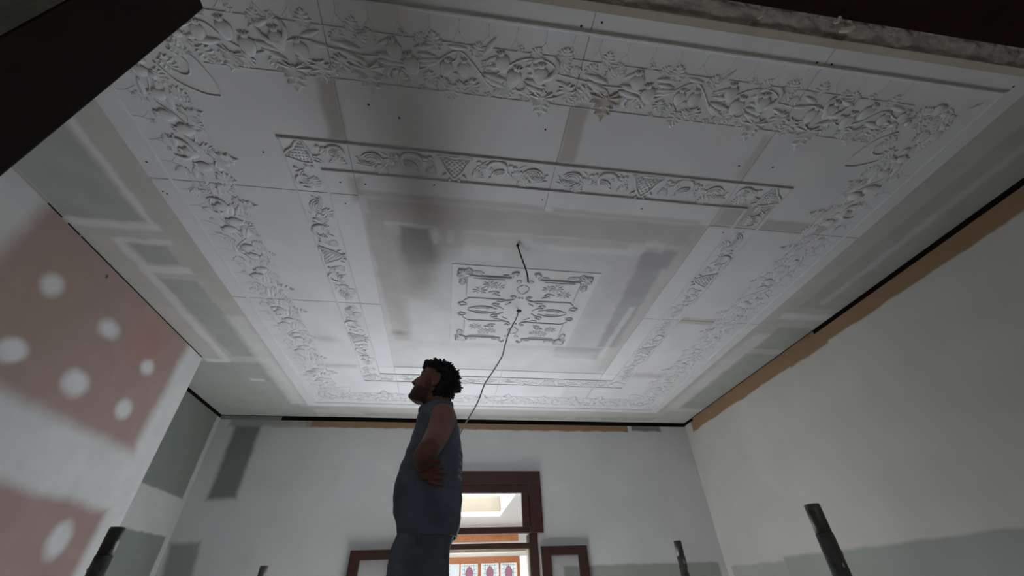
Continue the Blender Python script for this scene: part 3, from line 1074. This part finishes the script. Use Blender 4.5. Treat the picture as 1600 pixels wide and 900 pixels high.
# ------------------------------------------------------------ scaffold
DECK = 1.0
posts = {'fl': (-1.159, 1.824, .235), 'fr': (1.219, 1.367, .215), 'br': (1.483, 2.875, .25), 'bl': (-1.144, 3.308, .20)}
sf = tag(empty('scaffold', (.1, 2.3, 0)), 'plaster spattered steel scaffold frame the man stands on', 'scaffold')
C0 = Vector((.1, 2.3, 0))
for k, (x, y, z) in posts.items():
    zt = ZC+z
    st = MB().tube([(x-C0.x, y-C0.y, .0), (x-C0.x, y-C0.y, zt-.085)], .0255, 16).obj('standard', M_steel, sf, smooth=True)
    MB().tube([(x-C0.x, y-C0.y, zt-.0855), (x-C0.x, y-C0.y, zt-.003), (x-C0.x, y-C0.y, zt)], [.0238, .0238, .0222], 16).obj('spigot', M_steel, st, smooth=True)
    for j in range(14):
        a = random.uniform(0, 2*PI)
        zz = zt-random.uniform(.10, .45)
        r = random.uniform(.003, .007)
        MB().rings([[(x-C0.x+(.0250+d)*math.cos(a)+r*s*-math.sin(a)*math.cos(q), y-C0.y+(.0250+d)*math.sin(a)+r*s*math.cos(a)*math.cos(q), zz+r*s*2.2*math.sin(q)) for q in [2*PI*t/8 for t in range(8)]] for s, d in ((1, 0), (.8, .0025), (.3, .004))]).obj('plaster_splash', M_spat, st)


def P2(k, z):
    return (posts[k][0]-C0.x, posts[k][1]-C0.y, z)


for a, c in (('fl', 'fr'), ('fr', 'br'), ('br', 'bl'), ('bl', 'fl')):
    for z in (DECK-.075, .35):
        MB().tube([P2(a, z), P2(c, z)], .0215, 12).obj('ledger', M_steel, sf, smooth=True)
for a, c in (('fl', 'bl'), ('fr', 'br')):
    MB().tube([P2(a, .2), P2(c, DECK-.12)], .017, 10).obj('brace', M_steel, sf, smooth=True)
# deck planks, running left to right between the end ledgers
for j in range(6):
    t0 = .06+j*.155
    a0 = Vector(P2('fl', 0)).lerp(Vector(P2('bl', 0)), t0)
    a1 = Vector(P2('fl', 0)).lerp(Vector(P2('bl', 0)), t0+.145)
    b0 = Vector(P2('fr', 0)).lerp(Vector(P2('br', 0)), t0)
    b1 = Vector(P2('fr', 0)).lerp(Vector(P2('br', 0)), t0+.145)
    z0, z1 = DECK-.052, DECK-.012
    v = [(p.x, p.y, z) for z in (z0, z1) for p in (a0, b0, b1, a1)]
    MB().add(v, [(0, 3, 2, 1), (4, 5, 6, 7), (0, 1, 5, 4), (1, 2, 6, 5), (2, 3, 7, 6), (3, 0, 4, 7)]).obj('plank', M_plank, sf, bevel=.003)

# ------------------------------------------------------------ cables
cpts = [(.39, 2.162, 1.497), (.365, 2.17, 1.43), (.318, 2.18, 1.33), (.29, 2.19, 1.23), (.276, 2.20, 1.175), (.225, 2.23, 1.09), (.175, 2.26, 1.015), (.135, 2.30, .91), (.052, 2.34, .762), (.0, 2.45, .64), (-.04, 2.60, .46), (-.07, 2.66, .15), (-.08, 2.66, -.3), (-.05, 2.62, -.703)]
c1 = MB().tube([(x, y, z+ZC) for x, y, z in spline(cpts, 6)], .0042, 8).obj('power_cable', M_cabw, smooth=True)
tag(c1, 'long pale cable hanging from the ceiling medallion down behind the man', 'cable')
c2 = MB().tube([(x, y, z+ZC) for x, y, z in spline([(.289, 1.545, 1.50), (.293, 1.547, 1.475), (.318, 1.60, 1.455), (.345, 1.65, 1.43), (.36, 1.68, 1.40), (.363, 1.69, 1.365)], 6)], .0045, 8).obj('power_cable', M_cabd, smooth=True)
tag(c2, 'short black cable dangling from a hole in front of the medallion', 'cable')
MB().tube([(.289, 1.545, CEIL+.001), (.289, 1.545, CEIL-.0015)], .009, 12).obj('cable_hole', M_hole, ceiling)

# ------------------------------------------------------------ the man
YM = 2.05
man = tag(empty('person', (-.10, YM, DECK-.012)), 'man in dark sleeveless shirt, hand on hip, looking up at the ceiling', 'person')
MO = Vector((-.10, YM, DECK-.012))


def sect(z, xf, xb, hw, n=36, ex=2.4, dy=0):
    out = []
    for k in range(n):
        q = 2*PI*k/n
        c, s = math.cos(q), math.sin(q)
        x = (xf+xb)/2+(xb-xf)/2*math.copysign(abs(c)**(2/ex), c)
        y = YM+dy+hw*math.copysign(abs(s)**(2/ex), s)
        out.append(Vector((x, y, z+ZC)))
    return out


def remeshed(mb, name, voxel, mt, smooth_it=3):
    me = mb.mesh(name)
    o = bpy.data.objects.new(name, me)
    COL.objects.link(o)
    rm = o.modifiers.new('r', 'REMESH')
    rm.mode = 'VOXEL'
    rm.voxel_size = voxel
    if smooth_it:
        sm = o.modifiers.new('s', 'SMOOTH')
        sm.iterations = smooth_it
        sm.factor = .5
    dg = bpy.context.evaluated_depsgraph_get()
    me2 = bpy.data.meshes.new_from_object(o.evaluated_get(dg))
    bpy.data.objects.remove(o)
    for p in me2.polygons:
        p.use_smooth = True
    me2.materials.clear()
    me2.materials.append(mt)
    return me2


def to_man(me, name):
    me.transform(Matrix.Translation(-MO))
    o = link(name, me, None, man)
    return o


# head in its own frame: face along -x, up +z, tilted back
HC = Vector((-.113, YM, .905+ZC))
TH = R(24)
HM = Matrix.Translation(HC) @ Matrix.Rotation(TH, 4, 'Y')
# Rotation(+TH about Y) takes -x towards +z: the face turns up


def lerp_tab(tab, z):
    if z <= tab[0][0]:
        return tab[0][1:]
    for a, c in zip(tab, tab[1:]):
        if z <= c[0]:
            t = (z-a[0])/(c[0]-a[0])
            t = t*t*(3-2*t)
            return tuple(p+(q-p)*t for p, q in zip(a[1:], c[1:]))
    return tab[-1][1:]


HT = [(-.122, -.060, -.020, .022), (-.112, -.086, .015, .040), (-.09, -.090, .045, .055), (-.06, -.088, .068, .064), (-.02, -.088, .086, .070), (.02, -.089, .096, .075), (.05, -.090, .098, .076), (.08, -.078, .088, .068), (.10, -.052, .066, .050), (.112, -.015, .035, .022)]


def g(x, s):
    return math.exp(-(x/s)**2)


rings = []
for i in range(48):
    z = -.122+(.112+.122)*i/47
    xf, xb, hw = lerp_tab(HT, z)
    ring = []
    for k in range(48):
        q = 2*PI*k/48
        c, s = math.cos(q), math.sin(q)
        x = (xf+xb)/2+(xb-xf)/2*c
        y = hw*math.copysign(abs(s)**.92, s)
        if c < 0:
            f = 0
            # nose
            t = (z+.040)/.062
            if 0 <= t <= 1:
                f -= (.026*(1-t)**.75+.003)*g(y, .014+.008*(1-t))
            elif -.15 < t < 0:
                f -= .020*(1+t/.15)*g(y, .016)
            f -= .008*g(z-.032, .010)*g(abs(y)-.022, .024)        # brow
            f += .005*g(z-.016, .008)*g(y, .014)
            f += .010*g(z-.012, .012)*g(abs(y)-.031, .014)        # eye sockets
            f -= .006*g(z+.062, .006)*g(y, .022)                  # upper lip
            f += .003*g(z+.070, .0035)*g(y, .022)
            f -= .006*g(z+.078, .006)*g(y, .019)                  # lower lip
            f += .004*g(z+.091, .007)*g(y, .02)
            f -= .005*g(z+.108, .012)*g(y, .022)                  # chin
            x += f
        ring.append(HM @ Vector((x, y, z)))
    rings.append(ring)
body = MB()
body.rings(rings)
for s in (-1, 1):      # ears and eyelids
    e = [Vector((.012+.020*math.cos(a)*(1 if math.sin(a) > 0 else .7)-.004*math.sin(a), s*(.082+.007*math.cos(a)), .004+.033*math.sin(a))) for a in [2*PI*k/14 for k in range(15)]]
    body.tube([HM @ p for p in e], .0075, 7, cap=False)
    body.rings([[HM @ Vector((.010+r*.017*math.cos(2*PI*k/14), s*d, .004+r*.028*math.sin(2*PI*k/14))) for k in range(14)] for r, d in ((1, .060), (1, .079), (.4, .080))])
    body.rings([[HM @ Vector((-.077+r*.011*math.cos(2*PI*k/12)-d, s*(.031)+r*.014*math.sin(2*PI*k/12), .012+.0)) if False else HM @ Vector((-.066-d, s*.031+r*.014*math.cos(2*PI*k/12), .012+r*.008*math.sin(2*PI*k/12))) for k in range(12)] for r, d in ((1, 0), (1, .010), (.6, .015), (.2, .017))])
# neck, torso, legs under the clothes
body.tube([(-.070, YM, ZC+.70), (-.078, YM, ZC+.78), (-.090, YM, ZC+.84), (-.095, YM, ZC+.89)], [.070, .060, .056, .056], 24)
TORSO = [(.205, -.205, .048, .165), (.25, -.216, .058, .172), (.31, -.232, .060, .176), (.385, -.241, .058, .176), (.44, -.238, .056, .174), (.475, -.232, .054, .174), (.536, -.213, .051, .178), (.61, -.199, .041, .184), (.66, -.188, .033, .188), (.695, -.183, .025, .184), (.72, -.178, .016, .166), (.742, -.171, .008, .135), (.762, -.164, -.002, .100), (.778, -.158, -.012, .078)]
body.rings([sect(z, xf+.016, xb-.016, hw-.016) for z, xf, xb, hw in TORSO])
body.rings([sect(z, xf, xb, hw) for z, xf, xb, hw in [(-.02, -.205, .005, .165), (.1, -.21, .005, .165), (.215, -.19, .03, .150)]])
for s in (-1, 1):
    body.tube([(-.10, YM+s*.085, ZC+.02), (-.10, YM+s*.09, ZC-.25), (-.095, YM+s*.09, ZC-.62)], [.085, .062, .042], 16)
# arms: upper arm goes out to the elbow, forearm comes back to the hip
TIPS = []
for s in (-1, 1):
    def A(x, dy, z):
        return Vector((x, YM+s*dy, z+ZC))
    arm = [A(-.060, .120, .690), A(-.050, .165, .680), A(-.048, .205, .640), A(-.056, .255, .590), A(-.068, .325, .530), A(-.080, .395, .478), A(-.088, .425, .456), A(-.096, .405, .447), A(-.105, .345, .448), A(-.114, .270, .451), A(-.118, .215, .452), A(-.114, .192, .446)]
    rad = [.052, .060, .060, .055, .050, .044, .041, .043, .044, .036, .029, .028]
    body.tube(spline(arm, 4), [r for a, c in zip(rad, rad[1:]) for r in [a+(c-a)*t/4 for t in range(4)]]+[rad[-1]], 20)
    # palm, then four fingers pointing back and the thumb above
    pal = [A(-.116, .200, .450), A(-.108, .198, .432), A(-.098, .199, .415), A(-.088, .200, .402)]
    body.tube(spline(pal, 3), [.024, .026, .028, .029, .029, .028, .027, .025, .022, .016], 14, flat=1.0)
    for pts, r in (([(-.088, .203, .394), (-.064, .207, .384), (-.042, .205, .379), (-.020, .200, .377)], .0078),
                   ([(-.078, .206, .409), (-.056, .218, .403), (-.036, .218, .400), (-.022, .205, .399)], .0080),
                   ([(-.076, .208, .425), (-.052, .222, .423), (-.030, .220, .421), (-.012, .206, .419)], .0078),
                   ([(-.082, .206, .440), (-.060, .219, .442), (-.042, .218, .442), (-.026, .207, .440)], .0070),
                   ([(-.112, .206, .456), (-.090, .220, .468), (-.066, .220, .468), (-.044, .208, .462)], .0088)):
        body.tube(spline([A(*p) for p in pts], 4), [r*(1.12-.35*i/12) for i in range(13)], 10)
bme = remeshed(body, 'body', .0036, M_skin, 2)
att = bme.color_attributes.new('tone', 'FLOAT_COLOR', 'POINT')
HMi = HM.inverted()
base = Vector((.150, .062, .046))
for i, v in enumerate(bme.vertices):
    c = base*(1+.18*noise.noise(v.co*14))
    h = HMi @ v.co
    if h.z > -.14 and abs(h.y) < .1 and v.co.z > ZC+.80:
        # stubble beard along jaw, lip and cheek; browner sun-caught cheeks
        nz = .008*noise.noise(v.co*90)

        def sm(t):
            return max(0.0, min(1.0, t))
        low = sm((-.040+.35*max(0, h.x+.03)-h.z+nz)/.022)*sm((.016-h.x)/.012)
        side = sm((h.x+.034+nz)/.012)*sm((.012-h.x)/.012)*sm((.012-h.z)/.02)*sm((h.z+.11)/.02)*(1 if abs(h.y) < .073 else 0)
        lip = sm((.010-abs(h.z+.052))/.006)*sm((-.055-h.x)/.015)
        jaw = max(low, .8*side, .8*lip)
        mouth = sm((.010-abs(h.z+.070))/.005)*sm((.024-abs(h.y))/.006)*sm((-.068-h.x)/.008)
        jaw *= 1-.7*mouth
        c = c.lerp(Vector((.018, .012, .010)), jaw*.82)
        if abs(h.z-.033-.0*h.y) < .005 and .008 < abs(h.y) < .05 and h.x < -.05:
            c = Vector((.012, .009, .008))
    elif v.co.z < ZC+.47:
        c = c*.95
    else:
        c = Vector((c.x*1.02, c.y*.92, c.z*.92))
    att.data[i].color = (c.x, c.y, c.z, 1)
to_man(bme, 'body')
# eyes
for s in (-1, 1):
    mb = MB()
    mb.rings([[HM @ Vector((-.080-d, s*.031+r*.010*math.cos(2*PI*k/12), .012+r*.0045*math.sin(2*PI*k/12))) for k in range(12)] for r, d in ((1, 0), (.8, .0035), (.3, .005))])
    me = mb.mesh('eye', True)
    me.materials.append(M_hair)
    to_man(me, 'eye')

# hair: a cap over the skull with loose curls
mb = MB()
rings = []
NH = 34
for i in range(22):
    ph = i/21
    ring = []
    for k in range(NH):
        q = 2*PI*k/NH
        c, s = math.cos(q), math.sin(q)
        # lower edge: forehead line in front, above the ear at the side, nape behind
        if c < -.35:
            zl = .066
        elif c < -.02:
            zl = .066-(.022)*(c+.35)/.33
        elif c < .22:
            zl = .044
        elif c < .40:
            zl = .044-.105*(c-.22)/.18
        else:
            zl = -.061-.035*(c-.40)/.60
        z = zl+(.118-zl)*ph
        zz = min(z, .111)
        xf, xb, hw = lerp_tab(HT, zz)
        th = .016 if ph > .05 else .004
        th += .012*max(0, c)*(1-ph)+.008*ph
        sh = math.sqrt(max(0, 1-ph**4)) if ph > .6 else 1
        x = (xf+xb)/2+((xb-xf)/2+th)*c
        y = (hw+th*.9)*s
        if ph > .8:
            x = x*(1-(ph-.8)*2.2)+.01*(ph-.8)*5
            y = y*(1-(ph-.8)*2.2)
        n_ = noise.noise(Vector((x*40, y*40, z*40)))*.006
        p = Vector((x, y, z+.012*ph))
        p += p.normalized()*n_
        ring.append(HM @ p)
    rings.append(ring)
mb.rings(rings)
rnd = random.Random(3)
flat_ = [p for r in rings[1:] for p in r]
ctr = HM @ Vector((.01, 0, .01))
for j in range(620):
    p = rnd.choice(flat_)
    loc = HMi @ p
    nrm = (p-ctr).normalized()
    sw = Vector((rnd.uniform(-1, 1), rnd.uniform(-1, 1), rnd.uniform(-.6, .9)))
    L_ = rnd.uniform(.012, .027)
    if loc.x < -.06:
        L_ *= 1.05
        nrm = (nrm+Vector((-.35, 0, .25))).normalized()
    t1 = (nrm*.75+sw*.5).normalized()
    t2 = (nrm*.2+sw*.9+Vector((0, 0, -.2))).normalized()
    p0 = p-nrm*.008
    mb.tube(spline([p0, p0+t1*L_*.45, p0+t1*L_*.62+t2*L_*.35, p0+t1*L_*.45+t2*L_*.75, p0+t1*L_*.15+t2*L_*.8], 2), [.0055, .0055, .0052, .005, .0046, .004, .0034, .0028, .0016], 5)
for dz, dy in ((0, -.03), (.004, -.012), (.002, .012), (-.002, .03)):      # forelock
    a = HM @ Vector((-.072, dy, .092+dz))
    mb.tube(spline([a, a+Vector((-.018, 0, .016)), a+Vector((-.030, .002, .008)), a+Vector((-.036, .003, -.012))], 3), [.010, .010, .009, .009, .008, .007, .006, .004, .003, .002], 6)
me = mb.mesh('hair', True)
me.materials.append(M_hair)
to_man(me, 'hair')

# shirt with folds
rings = []
for z in [TORSO[0][0]+(TORSO[-1][0]-TORSO[0][0])*i/60 for i in range(61)]:
    xf, xb, hw = lerp_tab(TORSO, z)
    ring = sect(z, xf, xb, hw, 64)
    for k, p in enumerate(ring):
        n_ = noise.noise(Vector((p.x*7, p.y*7, p.z*11+p.x*9)))*.008+noise.noise(Vector((p.x*16+5, p.y*16, p.z*24-p.x*20)))*.0035
        d = Vector((p.x+.09, p.y-YM, 0))
        fade = min(1, (.78-z)/.06)
        p += d.normalized()*n_*max(0, fade)
    rings.append(ring)
mb = MB()
mb.rings(rings, cap=False)
inner = [[p+(Vector((-.09, YM, p.z))-p).normalized()*.006 for p in r] for r in (rings[-1], rings[30], rings[0])]
mb.rings([rings[0], inner[2]], cap=False)
me = mb.mesh('shirt', True)
me.materials.append(M_shirt)
shirt = to_man(me, 'shirt')
# collar
col_r = []
for i, (dz, gr) in enumerate(((0, .0), (.013, .003), (.024, .006), (.020, .011), (.003, .013), (-.012, .015))):
    ring = []
    for k in range(40):
        q = 2*PI*k/40
        c, s = math.cos(q), math.sin(q)
        x = -.085+(.066+gr)*c*1.05
        ring.append(Vector((x, YM+(.068+gr)*s, ZC+.772+dz+.012*c)))
    col_r.append(ring)
mb = MB()
mb.rings(col_r, cap=False)
mb.tube([Vector((-.160, YM-.01, ZC+.785)), Vector((-.172, YM-.012, ZC+.772)), Vector((-.176, YM-.014, ZC+.752))], [.010, .009, .004], 6)
me = mb.mesh('collar', True)
me.materials.append(M_shirt)
me.transform(Matrix.Translation(-MO))
c_ = link('collar', me, None, shirt)
# armhole hems
for s in (-1, 1):
    pts = []
    for k in range(25):
        q = 2*PI*k/24
        pts.append(Vector((-.058+.070*math.cos(q), YM+s*(.178+.012*math.sin(q)*-1-.006*math.cos(q)**2), ZC+.655+.078*math.sin(q))))
    mb = MB()
    mb.tube(pts, .006, 8, cap=False)
    me = mb.mesh('armhole_hem', True)
    me.materials.append(M_shirt)
    me.transform(Matrix.Translation(-MO))
    link('armhole_hem', me, None, shirt)
# trousers
mb = MB()
mb.rings([sect(z, xf, xb, hw) for z, xf, xb, hw in [(-.06, -.225, .022, .185), (.03, -.235, .024, .182), (.10, -.232, .020, .178), (.16, -.226, .020, .172), (.20, -.212, .030, .164), (.232, -.204, .036, .158)]])
for s in (-1, 1):
    mb.tube([(-.105, YM+s*.085, ZC+.02), (-.105, YM+s*.092, ZC-.12), (-.10, YM+s*.095, ZC-.30), (-.095, YM+s*.095, ZC-.50), (-.095, YM+s*.095, ZC-.635)], [.112, .104, .088, .080, .078], 24)
me = remeshed(mb, 'trousers', .008, M_trous, 3)
for v in me.vertices:
    v.co += Vector((noise.noise(v.co*11), noise.noise(v.co*11+Vector((9, 0, 0))), 0))*.006
tr = to_man(me, 'trousers')
me = MB().box(-.112, -.100, YM-.1795, YM-.160, ZC+.168, ZC+.210).mesh('belt_loop')
me.materials.append(M_shirt)
me.transform(Matrix.Translation(-MO))
link('belt_loop', me, None, tr)
for s in (-1, 1):
    mb = MB()
    rr = []
    zf = DECK-.012
    for z, x0, x1, hw in ((0, -.245, .0, .048), (.025, -.25, .0, .050), (.05, -.24, -.01, .047), (.075, -.18, -.03, .044), (.10, -.145, -.045, .042), (.14, -.14, -.05, .042)):
        rr.append([Vector(((x0+x1)/2+(x1-x0)/2*math.cos(2*PI*k/20), YM+s*.095+hw*math.sin(2*PI*k/20), zf+z)) for k in range(20)])
    mb.rings(rr)
    me = mb.mesh('boot', True)
    me.materials.append(M_boot)
    to_man(me, 'boot')
